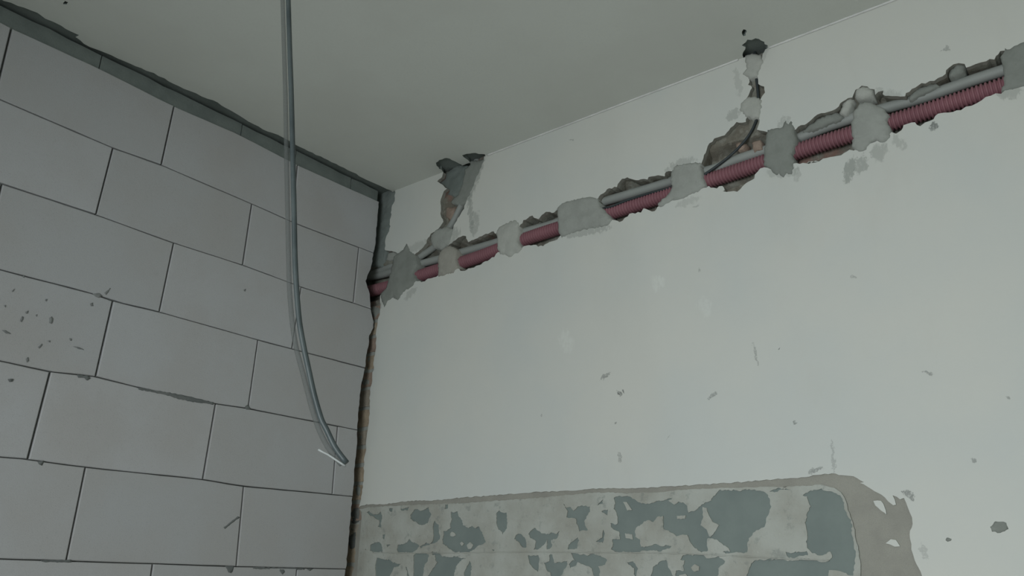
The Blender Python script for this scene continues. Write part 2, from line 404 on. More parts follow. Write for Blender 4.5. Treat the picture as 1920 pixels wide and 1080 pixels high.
tile_top = Z5([(120, 285), (190, 262), (330, 262), (430, 248), (530, 235), (650, 235), (740, 230), (900, 212), (1100, 200), (1200, 190), (1350, 180), (1480, 168), (1600, 165), (1700, 160)]) \
  + Z6([(0, 275), (150, 255), (300, 255), (560, 250), (670, 245), (820, 235), (1000, 228), (1300, 210), (1600, 185), (1800, 170)]) \
  + Z7([(110, 230), (250, 220), (400, 200), (480, 190), (560, 205), (640, 212), (720, 256), (690, 262), (745, 290), (800, 325), (850, 350), (900, 400), (940, 430), (960, 425), (935, 355), (990, 385), (1020, 375), (1050, 450), (1080, 520), (1085, 570), (1065, 620), (1065, 680), (1075, 760), (1100, 840), (1130, 900), (1155, 960), (1175, 1040)])
tt = xz(tile_top)
hole_tile = rag([(-0.12, tt[0][1]-0.004)] + tt, 0.0016, 0.010, closed=False) + [(tt[-1][0]+0.02, -0.05), (-0.12, -0.05)]
isl = [rag(xz(Z7(p)), 0.001, 0.008) for p in ([(790, 395), (850, 395), (875, 440), (890, 495), (850, 470), (800, 430)], [(880, 712), (920, 685), (960, 690), (990, 735), (950, 742), (915, 725)])]
wallR = sheet('wall_right', [out_sheet], [hole_main, hole_tile], PR, [0.0, 0.016, 0.075], [M['plaster'], M['undercoat'], M['masonry']], None, 'structure', islands=isl, jitter=0.0015)
wallR['label'] = 'white plastered wall with a chase cut along it and stripped tiles below'

# sand render showing where the finish coat broke off at the old tile field
xb = [(x+0.0, z) for x, z in cx_r if z < 1.72]
und = sheet('render_coat', [[(xb[0][0], 1.72)] + xb + [(xlow, 0.0), (2.3, 0.0), (2.3, 1.72)]], [], PR, [0.0035, 0.03], M['undercoat'], wallR)
und['label'] = 'brown sand render bared around the old tile field'

# old tile bed: grey-green coat with torn tile adhesive on top
adh_top = Z5([(135, 300), (200, 285), (430, 272), (640, 262), (900, 255), (1100, 240), (1440, 218), (1700, 192)]) \
  + Z6([(20, 305), (160, 290), (300, 290), (440, 302), (560, 290), (700, 290), (860, 270), (1180, 255), (1500, 245), (1800, 240)]) \
  + Z7([(110, 295), (240, 287), (400, 275), (500, 300), (545, 330), (578, 380), (600, 465), (638, 560), (652, 640), (678, 760), (695, 900), (700, 1040)])
at_ = xz(adh_top)
field = rag([(xb[6][0]+0.012, at_[0][1]-0.01)] + at_, 0.0015, 0.008, closed=False) + [(at_[-1][0]+0.01, 0.02), (xlow+0.03, 0.02)]
bed = sheet('tile_bed', [field], [], PR, [0.0022, 0.02], M['dark_bed'], wallR)
bed['label'] = 'dark grey-green coat showing through the torn tile adhesive'
dark = [Z5(p) for p in (
    [(190, 315), (230, 330), (270, 340), (300, 310), (310, 360), (300, 440), (280, 430), (285, 375), (250, 370), (215, 345)],
    [(445, 290), (510, 285), (500, 310), (455, 310)],
    [(520, 345), (545, 300), (600, 310), (650, 290), (680, 340), (650, 400), (600, 420), (560, 400), (550, 385), (520, 370)],
    [(220, 570), (255, 540), (300, 560), (310, 615), (250, 625), (222, 610)],
    [(415, 600), (425, 570), (470, 555), (510, 530), (570, 560), (590, 580), (540, 615), (440, 635)],
    [(590, 575), (690, 540), (685, 470), (692, 410), (705, 385), (730, 420), (735, 470), (740, 530), (700, 552), (600, 590)],
    [(780, 265), (805, 262), (800, 300), (780, 300)],
    [(825, 320), (870, 320), (905, 390), (930, 430), (1030, 430), (1060, 470), (1085, 550), (1030, 580), (970, 620), (900, 625), (830, 610), (790, 570), (760, 560), (765, 460), (820, 440), (825, 380)],
    [(1165, 330), (1185, 315), (1240, 325), (1240, 440), (1215, 480), (1180, 450), (1160, 400)],
    [(1665, 265), (1740, 305), (1780, 280), (1865, 280), (1850, 350), (1825, 390), (1850, 460), (1790, 465), (1760, 370), (1700, 360), (1700, 310)],
    [(1310, 495), (1340, 480), (1380, 510), (1390, 580), (1360, 585), (1330, 550), (1300, 525)],
    [(1410, 490), (1450, 440), (1500, 480), (1560, 490), (1640, 465), (1620, 510), (1580, 530), (1575, 600), (1545, 600), (1550, 530), (1520, 570), (1490, 600), (1450, 605), (1460, 540), (1415, 510)],
    [(1700, 600), (1720, 540), (1770, 515), (1790, 540), (1770, 560), (1770, 605)],
    [(265, 670), (340, 680), (450, 710), (400, 740), (360, 800), (330, 840), (255, 840), (260, 720)],
    [(540, 640), (600, 625), (655, 640), (650, 690), (620, 740), (610, 840), (540, 840)],
    [(670, 620), (740, 625), (760, 650), (900, 660), (935, 665), (880, 700), (850, 790), (830, 850), (640, 850), (650, 790), (720, 700), (700, 650)],
    [(960, 690), (985, 730), (975, 800), (940, 850), (915, 850), (925, 780)],
    [(1400, 640), (1485, 645), (1480, 760), (1440, 735), (1415, 700)],
    [(1560, 640), (1585, 640), (1600, 700), (1690, 690), (1700, 730), (1650, 790), (1600, 870), (1560, 870), (1570, 770), (1530, 740), (1520, 700), (1560, 690)],
    [(1705, 705), (1790, 660), (1740, 740), (1715, 740)], [(180, 600), (190, 598), (188, 608)], [(340, 565), (372, 570), (350, 584)], [(310, 490), (328, 485), (325, 520), (312, 515)],
    [(360, 300), (385, 290), (380, 325), (362, 320)], [(1130, 600), (1145, 600), (1142, 620)], [(480, 720), (500, 740), (510, 840), (500, 840), (495, 760)])]
dark += [Z6(p) for p in (
    [(325, 340), (430, 310), (500, 345), (600, 390), (640, 370), (740, 360), (800, 340), (830, 345), (790, 370), (840, 385), (880, 365), (945, 410), (970, 470), (1000, 460), (1070, 410), (1150, 350), (1200, 290), (1280, 268), (1500, 272), (1640, 295), (1675, 360), (1640, 500), (1620, 590), (1560, 600), (1505, 650), (1475, 720), (1470, 800), (1330, 800), (1310, 770), (1230, 700), (1190, 690), (1130, 680), (1130, 780), (1080, 795), (1020, 770), (975, 730), (950, 640), (900, 665), (830, 640), (780, 610), (750, 600), (745, 490), (660, 530), (590, 550), (520, 580), (500, 620), (510, 670), (540, 700), (560, 745), (640, 740), (815, 745), (800, 780), (640, 785), (550, 800), (440, 795), (340, 800), (310, 780), (315, 700), (380, 690), (370, 620), (300, 590), (300, 560), (370, 550), (360, 500), (335, 430)],
    [(185, 385), (235, 350), (230, 380), (195, 395)], [(220, 440), (285, 440), (265, 495), (240, 470)], [(175, 720), (215, 670), (240, 610), (245, 680), (230, 725)],
    [(-40, 800), (30, 830), (180, 820), (270, 870), (250, 910), (200, 920), (210, 1040), (160, 1040), (140, 940), (60, 900), (-20, 870)],
    [(435, 875), (490, 880), (520, 940), (525, 1040), (510, 1040), (500, 940)],
    [(630, 1040), (670, 930), (720, 870), (770, 870), (800, 930), (830, 990), (840, 1040)],
    [(920, 820), (1040, 820), (1200, 860), (1220, 850), (1280, 880), (1260, 920), (1225, 940), (1215, 1040), (850, 1040), (860, 970), (920, 960), (930, 880), (890, 860)])]
dark += [Z6([(1540, 862), (1700, 862)]) + Z7([(0, 838), (200, 842), (430, 847), (485, 820), (470, 785), (410, 800), (330, 790), (295, 750), (285, 560), (310, 440), (290, 370), (258, 345), (320, 320), (400, 318), (480, 335), (540, 358), (572, 410), (592, 500), (632, 590), (650, 720), (658, 830), (645, 900), (640, 950), (560, 935), (450, 915), (445, 1040)]) + Z6([(1430, 1060), (1480, 950)]),
         Z7([(140, 795), (200, 785), (290, 775), (300, 800), (200, 818)]), Z6([(1800, 810), (1880, 800), (1920, 835), (1830, 845)]), Z6([(1260, 800), (1380, 790), (1370, 810), (1280, 815)]), Z7([(10, 315), (80, 305), (180, 308), (100, 325), (20, 330)])]
lumps = [Z5(p) for p in ([(815, 485), (830, 468), (850, 478), (858, 492), (840, 505), (820, 500)], [(890, 555), (905, 542), (920, 560), (905, 575)], [(940, 570), (965, 545), (990, 565), (975, 595), (950, 598)])]
lumps += [Z6(p) for p in ([(405, 370), (440, 372), (482, 440), (440, 445)], [(865, 490), (940, 485), (932, 517), (870, 517)], [(1085, 415), (1120, 425), (1140, 490), (1170, 540), (1225, 570), (1200, 620), (1150, 675), (1120, 610), (1070, 570), (1090, 500)],
    [(420, 640), (480, 650), (490, 690), (430, 680)], [(985, 930), (1020, 905), (1060, 925), (1055, 960), (1010, 968)], [(885, 1000), (940, 985), (960, 1015), (890, 1020)])]
rngd = random.Random(3)
low = []                                   # the torn adhesive goes on below the picture
for k in range(60):
    u, v = rngd.uniform(0.08, 1.70), rngd.uniform(0.1, 1.33); r = rngd.uniform(.02, .08)
    low.append([(u+r*rngd.uniform(.6, 1.2)*math.cos(a), v+.8*r*rngd.uniform(.6, 1.2)*math.sin(a)) for a in [i*2*math.pi/9 for i in range(9)]])
hol = [rag(rag(xz(p), 0.0040, 0.015), 0.0016, 0.005) for p in dark] + [rag(p, .003, .012) for p in low]
lum = [rag(xz(p), 0.001, 0.006) for p in lumps]
def adh_front(p):
    return 0.0012*noise.noise(Vector((p[0]*30, p[1]*30, 0)))
gp = [(x, z) for x in np.arange(0.05, 1.75, 0.02) for z in np.arange(1.36, 1.62, 0.02)]
adh = sheet('tile_adhesive', [field], hol, PR, [-0.0012, 0.0035], M['adhesive'], wallR, islands=lum, front=adh_front, pts=gp, smooth=False)
adh['label'] = 'pale torn tile adhesive left in patches'
# thin raised ridge of adhesive where the tile rows met
rid = [(onR(p).x, -0.0018, onR(p).z) for p in [(700, 1036), (820, 1037), (960, 1035), (1120, 1036), (1240, 1037), (1330, 1040), (1440, 1046), (1555, 1051)]]
tube('adhesive_ridge', rid, lambda s: 0.0016+0.0018*noise.noise(Vector((s*60, 0, 3))), M['adhesive'], wallR, seg=8, squash=0.8)

# chiselled chase floor
cond_px = [(690, 547), (740, 534), (800, 513), (895, 483), (1010, 440), (1200, 382), (1375, 324), (1545, 268), (1700, 221), (1870, 166), (1990, 128)]
YC = 0.030
cond = [onR(p, YC) for p in cond_px]
cxs = [c.x for c in cond]; czs = [c.z for c in cond]
def bed_y(x, z):
    zc = float(np.interp(x, cxs, czs)); d = z-zc
    k = max(0.0, min(1.0, (d+.055)/.02))*max(0.0, min(1.0, (.095-d)/.02))
    y = 0.021+0.040*k
    y += 0.016*max(0, 1-abs((x-0.40)/.05))*(1 if z > 2.62 else 0) + 0.03*max(0, min(1, (z-2.80)/.06))*max(0, 1-abs((x-0.40)/.12))
    y += 0.022*max(0, min(1, (z-2.84)/.05))*max(0, 1-abs((x-1.61)/.1))
    return y+0.007*noise.noise(Vector((x*22, z*22, 0)))+0.004*noise.noise(Vector((x*70, z*70, 5)))-0.003
X = np.arange(-0.16, 2.5, 0.006); ZZ = np.arange(2.34, 2.952, 0.006)
V = [(float(x), bed_y(x, z), float(z)) for x in X for z in ZZ]
nz_ = len(ZZ)
Fc = [(i*nz_+j, (i+1)*nz_+j, (i+1)*nz_+j+1, i*nz_+j+1) for i in range(len(X)-1) for j in range(nz_-1)]
me = bpy.data.meshes.new('chase_floor'); me.from_pydata(V, [], Fc); me.update()
cf = link('chase_floor', me, M['masonry'], wallR); cf['label'] = 'rough grey and brick-red masonry inside the chase'
me = box_mesh('masonry_core', [((-0.3, 0.09, 0), (RX+0.1, 0.3, CZ+0.3))])
link('masonry_core', me, M['joint'], wallR)
# plaster crumbs and flakes hanging on the upper lip of the chase
def dome(name, loop, h, mat, parent=None, base=0.012, y0=0.0, step=0.006, nscale=45, namp=0.3, place=PR, amp=0.0025, edge=0.006):
    lp = rag(loop, amp, 0.006)
    A = np.array(lp); lo_, hi_ = A.min(0), A.max(0)
    g = [(x+random.uniform(-.3, .3)*step, z+random.uniform(-.3, .3)*step) for x in np.arange(lo_[0], hi_[0], step) for z in np.arange(lo_[1], hi_[1], step)]
    if g:
        ins = inside(lp, g) & (seg_dist(lp, g) > step*0.5); g = [p for p, k in zip(g, ins) if k]
    cache = {}
    def fr(p):
        d = float(seg_dist(lp, [p])[0])
        n = noise.noise(Vector((p[0]*nscale, p[1]*nscale, h*900)))+0.5*noise.noise(Vector((p[0]*nscale*2.7, p[1]*nscale*2.7, 1)))
        return -h*(1-math.exp(-d/edge))*(1+namp*n) - 0.0004
    return sheet(name, [lp], [], place, [y0, base], mat, parent, pts=g, front=fr, smooth=True)
for p, h, y0 in [([(515, 440), (520, 390), (560, 360), (600, 365), (640, 390), (635, 430), (580, 452), (530, 450)], .012, .004), ([(400, 540), (430, 470), (480, 440), (505, 450), (480, 510), (450, 550)], .008, .008)]:
    dome('plaster_crumb', xz(Z4(p)), h, M['m_light'], wallR, base=.05, y0=y0)
for p, h, y0, m in [([(150, 660), (200, 612), (260, 570), (310, 548), (390, 530), (430, 560), (400, 580), (320, 610), (230, 650)], .006, .014, 'm_dark'),
                    ([(1140, 290), (1155, 245), (1185, 215), (1220, 205), (1250, 220), (1255, 255), (1220, 280), (1170, 300)], .010, .012, 'm_dark'),
                    ([(860, 430), (890, 400), (930, 372), (990, 348), (1050, 336), (1080, 350), (1000, 385), (920, 430), (870, 450)], .004, .014, 'm_dark')]:
    dome('render_flake', xz(Z4(p)), h, M[m], wallR, base=.05, y0=y0)
dome('render_flake', xz(Z1([(215, 725), (245, 712), (280, 718), (290, 750), (250, 768), (205, 765)])), .004, M['m_mid'], wallR, base=.05, y0=.010)
for p in [[(575, 425), (640, 420), (640, 480), (605, 512), (575, 492)]]:
    dome('brick', xz(Z1(p)), .008, M['brick'][1], wallR, base=.06, y0=.020)
for p in [[(320, 760), (350, 745), (385, 760), (365, 800), (330, 800)], [(425, 745), (480, 735), (490, 790), (440, 812), (425, 790)]]:
    dome('brick', xz(Z3(p)), .005, M['brick'][1], wallR, base=.06, y0=.019)

dome('filling_or_hollow_shade', xz(Z1([(600, 318), (572, 300), (538, 272), (572, 240), (580, 205), (640, 160), (712, 160), (712, 215), (700, 300), (670, 355), (640, 372), (615, 350), (585, 345)])), .004, M['slab'], wallR, base=.06, y0=.018, namp=.9)  # dark lump added to colour in the shade of the branch hollow
# old bricks in the open joint at the corner
rb = random.Random(11); z = 0.05; k = 0
while z < 2.36:
    h = 0.060+rb.uniform(-.012, .012); off = rb.uniform(-.05, 0.02)
    lp = rag([(-0.20, z), (0.10, z), (0.10, z+h), (-0.20, z+h)], .002, .02, rng=rb)
    b = sheet('brick', [lp], [], PR, [0.005+rb.uniform(-.002, .003), .06], M['brick'][rb.choice([0, 0, 1, 2, 3])], wallR, pts=[(rb.uniform(-.15, .09), z+h*rb.uniform(.2, .8)) for i in range(12)],
              front=lambda p: 0.004*noise.noise(Vector((p[0]*40, p[1]*40, 2))))
    z += h+0.014; k += 1
link('bed_mortar', box_mesh('bed_mortar', [((-0.2, 0.0085, 0), (0.10, 0.07, 2.40))]), M['m_mid'], wallR)
# mortar stuffed into the upper corner joint
dome('filling_or_hollow_shade', xz([(708, 360), (745, 350), (742, 380), (736, 410), (732, 440), (726, 475), (716, 500), (690, 500), (690, 430)], 0.012), .004, M['strip'], wallR, base=.06, y0=.012, namp=.9)
for zp in [(704, 585, 14, 12), (697, 610, 12, 16), (684, 716, 13, 9), (676, 818, 10, 12), (672, 918, 8, 14), (668, 965, 12, 22), (662, 1010, 11, 30)]:
    a, b, rx, rz = zp
    lp = [(a+rx*math.cos(t*.785)*random.uniform(.7, 1.1), b+rz*math.sin(t*.785)*random.uniform(.7, 1.1)) for t in range(8)]
    dome('filling_or_hollow_shade', xz(lp, 0.008), .006, M['m_dark'] if b < 930 else M['joint'], wallR, base=.05, y0=.010, namp=.6)

# screw holes in the plaster: shallow chipped craters with dark plugs
for (p, r) in [((1873, 988), .017), ((1778, 1012), .006)]:
    c = onR(p); lp = rag([(c.x+r*math.cos(a)*random.uniform(.8, 1.1), c.z+.75*r*math.sin(a)*random.uniform(.8, 1.1)) for a in [i*.628 for i in range(10)]], .001, .005)
    dome('hole_plug', lp, .0012, M['m_dark'], wallR, base=.01, y0=0.0, step=.004, edge=.002)

# ================================================================== BLOCK WALL (x = 0)
beds = {'T': [(-10, 34), (22, 52), (185, 127), (328, 199), (450, 252), (558, 309), (712, 378)],
        'A': [(0, 186), (212, 277), (303, 309), (473, 382), (558, 420), (698, 473)],
        'B': [(0, 343), (180, 402), (325, 455), (456, 497), (565, 538), (663, 568), (692, 578)],
        'C': [(0, 505), (185, 553), (212, 564), (300, 585), (484, 637), (686, 690)],
        'D': [(0, 676), (95, 697), (180, 706), (270, 729), (405, 757), (466, 766), (668, 806)],
        'E': [(0, 857), (52, 861), (160, 876), (380, 899), (457, 912), (622, 927), (662, 931)],
        'F': [(0, 1048), (125, 1052), (287, 1057), (430, 1062), (648, 1067)]}
bedf = {}
for k, v in beds.items():
    q = sorted(yz(v)); bedf[k] = ([a for a, b in q], [b for a, b in q])
def bz(k, y):
    if isinstance(k, (int, float)): return k
    return float(np.interp(y, *bedf[k]))
zF = sum(bedf['F'][1])/len(bedf['F'][1])
vert = [  # traced head joints, nearest the corner last
    [((22, 52), (1, 145)), ((327, 198), (303, 309)), ((558, 309), (549, 412))],
    [((212, 277), (180, 402)), ((473, 382), (456, 497)), ((673, 466), (663, 568))],
    [((5, 343), (-30, 495)), ((326, 456), (299, 585)), ((565, 538), (548, 652))],
    [((212, 564), (180, 706)), ((484, 637), (466, 765))],
    [((95, 698), (53, 861)), ((405, 757), (381, 899)), ((633, 803), (623, 927))],
    [((161, 876), (125, 1050)), ((457, 912), (443, 1061))],
    [((287, 1058), (262, 1230)), ((557, 1066), (540, 1230))]]
end_px = [(711, 378), (709, 395), (704, 464), (700, 476), (698, 497), (691, 512), (684, 528), (690, 541), (694, 553), (694.5, 570), (696, 585), (700, 597), (701, 613), (692, 630), (693, 643), (688, 660), (685, 686), (684, 694), (680, 712), (677, 727), (675, 750), (674, 762), (671, 790), (670, 805), (669.5, 840), (667, 857), (665, 874), (664, 900), (661, 934), (658, 969), (654, 1010), (650, 1056), (647, 1076), (640, 1140)]
eq = sorted(((b, a) for a, b in yz(end_px)))
def end_y(z): return float(np.interp(z, [a for a, b in eq], [b for a, b in eq]))
wallL = link('wall_left', box_mesh('wall_left', [((-0.13, RY-0.1, 0), (-0.011, -0.075, 2.84)), ((-0.3, RY-0.1, 0), (-0.12, 0.2, CZ+0.2))]), M['joint'], None, 'structure')
wallL['label'] = 'partition of large grey-white aerated concrete blocks in half bond'
rows = [('T', 'A'), ('A', 'B'), ('B', 'C'), ('C', 'D'), ('D', 'E'), ('E', 'F'), ('F', zF-0.2425)]
zb = zF-0.2425; alt = 0
extra = []
while zb > 0.02:
    nb = max(zb-0.2425, 0.0); rows.append((zb, nb)); zb = nb
gb = random.Random(5)
def add_block(t, b, yl_t, yl_b, yr_t, yr_b, is_end):
    g = gb.uniform(0.0009, 0.0017); gv = gb.uniform(0.0022, 0.0032)
    n = 9; P = []
    L = yr_t-yl_t
    for i in range(n+1):                   # top edge left -> right
        f = i/n; y = yl_t+gv+(yr_t-yl_t-2*gv)*f
        zz = bz(t, y)-g-abs(gb.gauss(0, .0005))
        P.append((y, zz))
    zt_, zbm = P[-1][1], None
    if is_end:
        zlow = bz(b, yr_b)+g
        for zz in np.arange(zt_-0.012, zlow+0.006, -0.012): P.append((end_y(zz)+gb.uniform(-.002, .002), zz))
    for i in range(n, -1, -1):
        f = i/n; y = yl_b+gv+(yr_b-yl_b-2*gv)*f
        zz = bz(b, y)+g+abs(gb.gauss(0, .0005))
        P.append((y, zz))
    # nibble the corners
    A = P
    d0 = gb.uniform(-.0012, .0012); ty, tz = gb.uniform(-.004, .004), gb.uniform(-.006, .006)
    c0 = sum(p[0] for p in A)/len(A); c1 = sum(p[1] for p in A)/len(A)
    V, Fq = [], []
    ins = []
    for (y, z) in A:                       # inset front ring for a worn arris
        dy = c0-y; dz = c1-z; e = 0.0022
        ins.append((y+math.copysign(min(e, abs(dy)*.2), dy), z+math.copysign(min(e, abs(dz)*.2), dz)))
    m = len(A)
    fx = lambda y, z, o: d0+(y-c0)*ty+(z-c1)*tz+o
    V += [(fx(y, z, 0), y, z) for y, z in ins]
    V += [(fx(y, z, -0.0016), y, z) for y, z in A]
    V += [(-0.10, y, z) for y, z in A]
    Fq.append(tuple(range(m)))
    for r in (0, 1):
        for i in range(m):
            j = (i+1) % m; Fq.append((r*m+j, r*m+i, (r+1)*m+i, (r+1)*m+j))
    me = bpy.data.meshes.new('block'); me.from_pydata(V, [], Fq); me.update()
    bm = bmesh.new(); bm.from_mesh(me); bmesh.ops.recalc_face_normals(bm, faces=bm.faces); bm.to_mesh(me); bm.free()
    return link('block', me, M['block'], wallL)
LB = 0.508
for r, (t, b) in enumerate(rows):
    if r < len(vert): js = [(onL(p).y, onL(q).y) for p, q in vert[r]]
    else:
        s = -0.30-0.254*(r % 2); js = [(s-LB, s-LB), (s, s)]
    js.sort()
    while js[0][0] > RY: js.insert(0, (js[0][0]-LB, js[0][1]-LB))
    # right end
    zt_ = bz(t, -0.04); zb_ = bz(b, -0.04)
    js.append((end_y(zt_-.002)+.003, end_y(zb_+.002)+.003))
    for (a, c) in zip(js, js[1:]):
        add_block(t, b, a[0], a[1], c[0], c[1], c is js[-1])
# dark flake for the shade in the open bed joint under the fourth course, mortar smears and scratches on the blocks
def smear(px, h=.0012, mat='smear'):
    return dome('smear_or_open_joint', [(u, v) for u, v in yz(px)], h, M[mat], wallL, base=.0008, y0=0.0-0.0004, step=.006, place=PLF, amp=.0012, edge=.002)
Zs3 = lambda pts: Z(0, 360, 2.7, pts)
Zs5 = lambda pts: Z(0, 680, 2.7, pts)
for pts in ([(700, 126), (780, 140), (860, 152), (960, 172), (1080, 200), (1080, 212), (960, 196), (900, 182), (860, 168), (780, 150), (700, 136)],
            [(390, 62), (445, 66), (460, 78), (440, 90), (428, 78), (395, 76)], [(190, 500), (222, 496), (212, 522), (196, 516)], [(1130, 834), (1205, 776), (1214, 782), (1138, 842)],
            [(1145, 1030), (1185, 1030), (1175, 1062), (1160, 1056)], [(205, 1000), (300, 1000), (360, 996), (365, 1010), (300, 1012), (210, 1008)], [(40, 85), (66, 82), (62, 95), (46, 98)], [(1240, 222), (1254, 214), (1266, 234), (1246, 238)]):
    smear(Zs5(pts))
for pts in ([(470, 516), (505, 512), (520, 526), (500, 536), (480, 528)], [(528, 512), (556, 486), (560, 490), (536, 522)], [(250, 640), (262, 630), (270, 640), (262, 665), (248, 662)], [(455, 565), (468, 560), (472, 576), (460, 578)],
            [(10, 700), (30, 700), (55, 718), (30, 716)], [(230, 540), (240, 542), (236, 552), (228, 550)], [(352, 742), (364, 742), (362, 754), (354, 752)], [(370, 780), (400, 785), (425, 800), (395, 794)], [(100, 650), (112, 630), (118, 634), (110, 656)],
            [(128, 608), (142, 600), (140, 612), (130, 616)], [(132, 846), (142, 836), (146, 856), (134, 862)], [(195, 785), (212, 768), (214, 774), (200, 790)], [(240, 755), (255, 752), (252, 762)], [(60, 498), (74, 490), (70, 502), (60, 506)], [(20, 575), (30, 572), (28, 584)],
            [(180, 620), (190, 620), (186, 630)], [(110, 425), (125, 422), (122, 434)], [(1230, 496), (1244, 490), (1240, 505)]):
    smear(Zs3(pts), .0009, 'smear_pale')
Zs6 = lambda pts: Z(400, 680, 2.7, pts)
for pts in ([(160, 222), (178, 214), (190, 236), (168, 238)], [(60, 1030), (100, 1032), (90, 1068), (78, 1062)], [(320, 1045), (375, 1046), (350, 1075), (340, 1060)], [(180, 925), (196, 935), (184, 942)], [(470, 1042), (505, 1044), (490, 1054)], [(200, 1034), (460, 1040), (460, 1048), (200, 1044)]):
    smear(Zs6(pts))
# strips of filler board in the gap over the top course
fs = [(-60, -2), (190, 122), (455, 250), (556, 303), (660, 353), (712, 380)]
fy = [onL(p).y for p in fs]; fy[-1] = -0.035; fy[0] = fy[1]-0.58
fy = [fy[0]-1.7, fy[0]-1.1, fy[0]-0.56] + fy
for a, c in zip(fy, fy[1:]):
    n = max(3, int((c-a)/.05)); lo_, hi_ = [], []
    for i in range(n+1):
        y = a+.0015+(c-a-.003)*i/n
        lo_.append((y, bz('T', y)-0.003)); hi_.append((y, 2.902+gb.uniform(-.004, .002)))
    d = gb.uniform(.006, .012)
    sheet('filler_strip', [lo_+hi_[::-1]], [], PLF, [d, 0.12], M['strip'], wallL)

# ================================================================== CEILING
ced = Z(0, 0, 2.7, [(-200, -100), (20, 5), (90, 30), (190, 65), (230, 95), (310, 130), (360, 160), (400, 178), (382, 187), (425, 222), (520, 262), (600, 298), (660, 323), (740, 358), (780, 370), (880, 425), (960, 460), (1020, 488), (1050, 500)]) \
    + Z(400, 0, 2.7, [(0, 508), (60, 545), (155, 600), (250, 655), (350, 695), (420, 735), (480, 765), (580, 810), (700, 870), (820, 930), (900, 965), (935, 990)])
ce = rag(xy(ced), 0.004, 0.02, closed=False)
ch = [rag(xy(Z1(p)), 0.004, 0.012) for p in ([(575, 240), (578, 205), (545, 182), (528, 150), (570, 130), (600, 120), (650, 143), (692, 164), (714, 186), (700, 260)], [(698, 106), (760, 91), (842, 99), (838, 140), (750, 152)])]
ch += [rag(xy(Z3(p)), 0.004, 0.010) for p in ([(384, 250), (380, 200), (395, 165), (370, 150), (410, 120), (460, 108), (500, 120), (540, 166), (520, 215)], [(368, 65), (385, 50), (402, 66), (400, 88), (380, 95)])]
ch += [rag(xy(Z(0, 0, 2.7, [(318, 12), (330, 4), (345, 12), (338, 24), (322, 22)])), .002, .006)]
outc = [(ce[0][0], RY-0.1)] + ce + [(ce[-1][0]+0.004, 0.004), (RX+0.1, 0.004), (RX+0.1, RY-0.1)]
ceil = sheet('ceiling', [outc], ch, PC, [0.0, 0.006, 0.018], [M['ceiling'], M['slab'], M['slab']], None, 'structure', jitter=0.002)
ceil['label'] = 'off-white painted ceiling with broken edge over the block wall'
link('slab', box_mesh('slab', [((-0.3, RY-0.2, CZ+0.016), (RX+0.2, 0.3, CZ+0.25))]), M['slab'], ceil)
# bead of paint along the ceiling line
bp = [(onR(p).x, -0.0025, CZ-0.0015) for p in [(915, 285), (1000, 254), (1140, 203), (1280, 153), (1385, 112)]]
tube('paint_bead', bp, lambda s: .0035+.0012*noise.noise(Vector((s*40, 1, 0))), M['frame'], ceil, seg=8)
bp = [(onR(p).x, -0.0025, CZ-0.0015) for p in [(1442, 90), (1576, 41), (1680, 3), (1800, -40)]]
tube('paint_bead', bp, lambda s: .0035+.0012*noise.noise(Vector((s*40, 2, 0))), M['frame'], ceil, seg=8)

# ================================================================== REST OF THE ROOM
fl = link('floor', box_mesh('floor', [((-0.3, RY-0.2, -0.15), (RX+0.2, 0.3, 0))]), M['floor'], None, 'structure')
wb = link('wall_back', box_mesh('wall_back', [((-0.3, RY-0.2, 0), (WX0, RY, CZ+.1)), ((WX1, RY-0.2, 0), (RX+0.2, RY, CZ+.1)), ((WX0, RY-0.2, 0), (WX1, RY, WZ0)), ((WX0, RY-0.2, WZ1), (WX1, RY, CZ+.1))]), M['ceiling'], None, 'structure')
ws = link('wall_side', box_mesh('wall_side', [((RX, RY-0.2, 0), (RX+0.2, 0.3, CZ+.1))]), M['ceiling'], None, 'structure')
win = link('window_1', box_mesh('window_1', [((WX0, RY-.1, WZ0), (WX0+.06, RY-.03, WZ1)), ((WX1-.06, RY-.1, WZ0), (WX1, RY-.03, WZ1)), ((WX0, RY-.1, WZ0), (WX1, RY-.03, WZ0+.06)), ((WX0, RY-.1, WZ1-.06), (WX1, RY-.03, WZ1))]), M['frame'], None, 'structure')

# ================================================================== CONDUITS AND CABLES IN THE CHASE
red = tube('corrugated_conduit', cond, 0.0245, M['red'], None, seg=20, rib=(0.0100, 0.0058))
tag(red, 'red corrugated conduit running along the chase in the white wall', 'conduit')
gpx = Z1([(70, 884), (160, 868), (250, 846), (410, 800), (545, 764), (660, 730), (920, 655), (1060, 600), (1300, 530)]) + Z2([(300, 640), (430, 605), (640, 545), (860, 478), (1000, 430)]) + Z3([(200, 935), (330, 880), (510, 822), (720, 755)]) + Z4([(130, 720), (300, 650), (490, 585), (740, 510), (1000, 435), (1300, 330), (1500, 265), (1800, 165)])
grey = tube('plastic_conduit', [onR(p, 0.036) for p in gpx], 0.0155, M['greyplastic'], None, seg=14)
tag(grey, 'smooth light grey conduit lying above the red conduit along the whole chase', 'conduit')
bpx = Z1([(70, 860), (160, 842), (260, 806), (400, 762), (470, 722), (540, 670), (590, 605), (640, 530), (680, 452), (715, 380), (760, 260), (795, 130)])
by = [.032, .032, .030, .028, .026, .022, .018, .016, .014, .018, .024, .030]
gb2 = tube('plastic_conduit', [onR(p, y) for p, y in zip(bpx, by)], 0.0135, M['greyplastic'], None, seg=14)
tag(gb2, 'light grey conduit curving up from the chase to the ceiling hole by the corner', 'conduit')
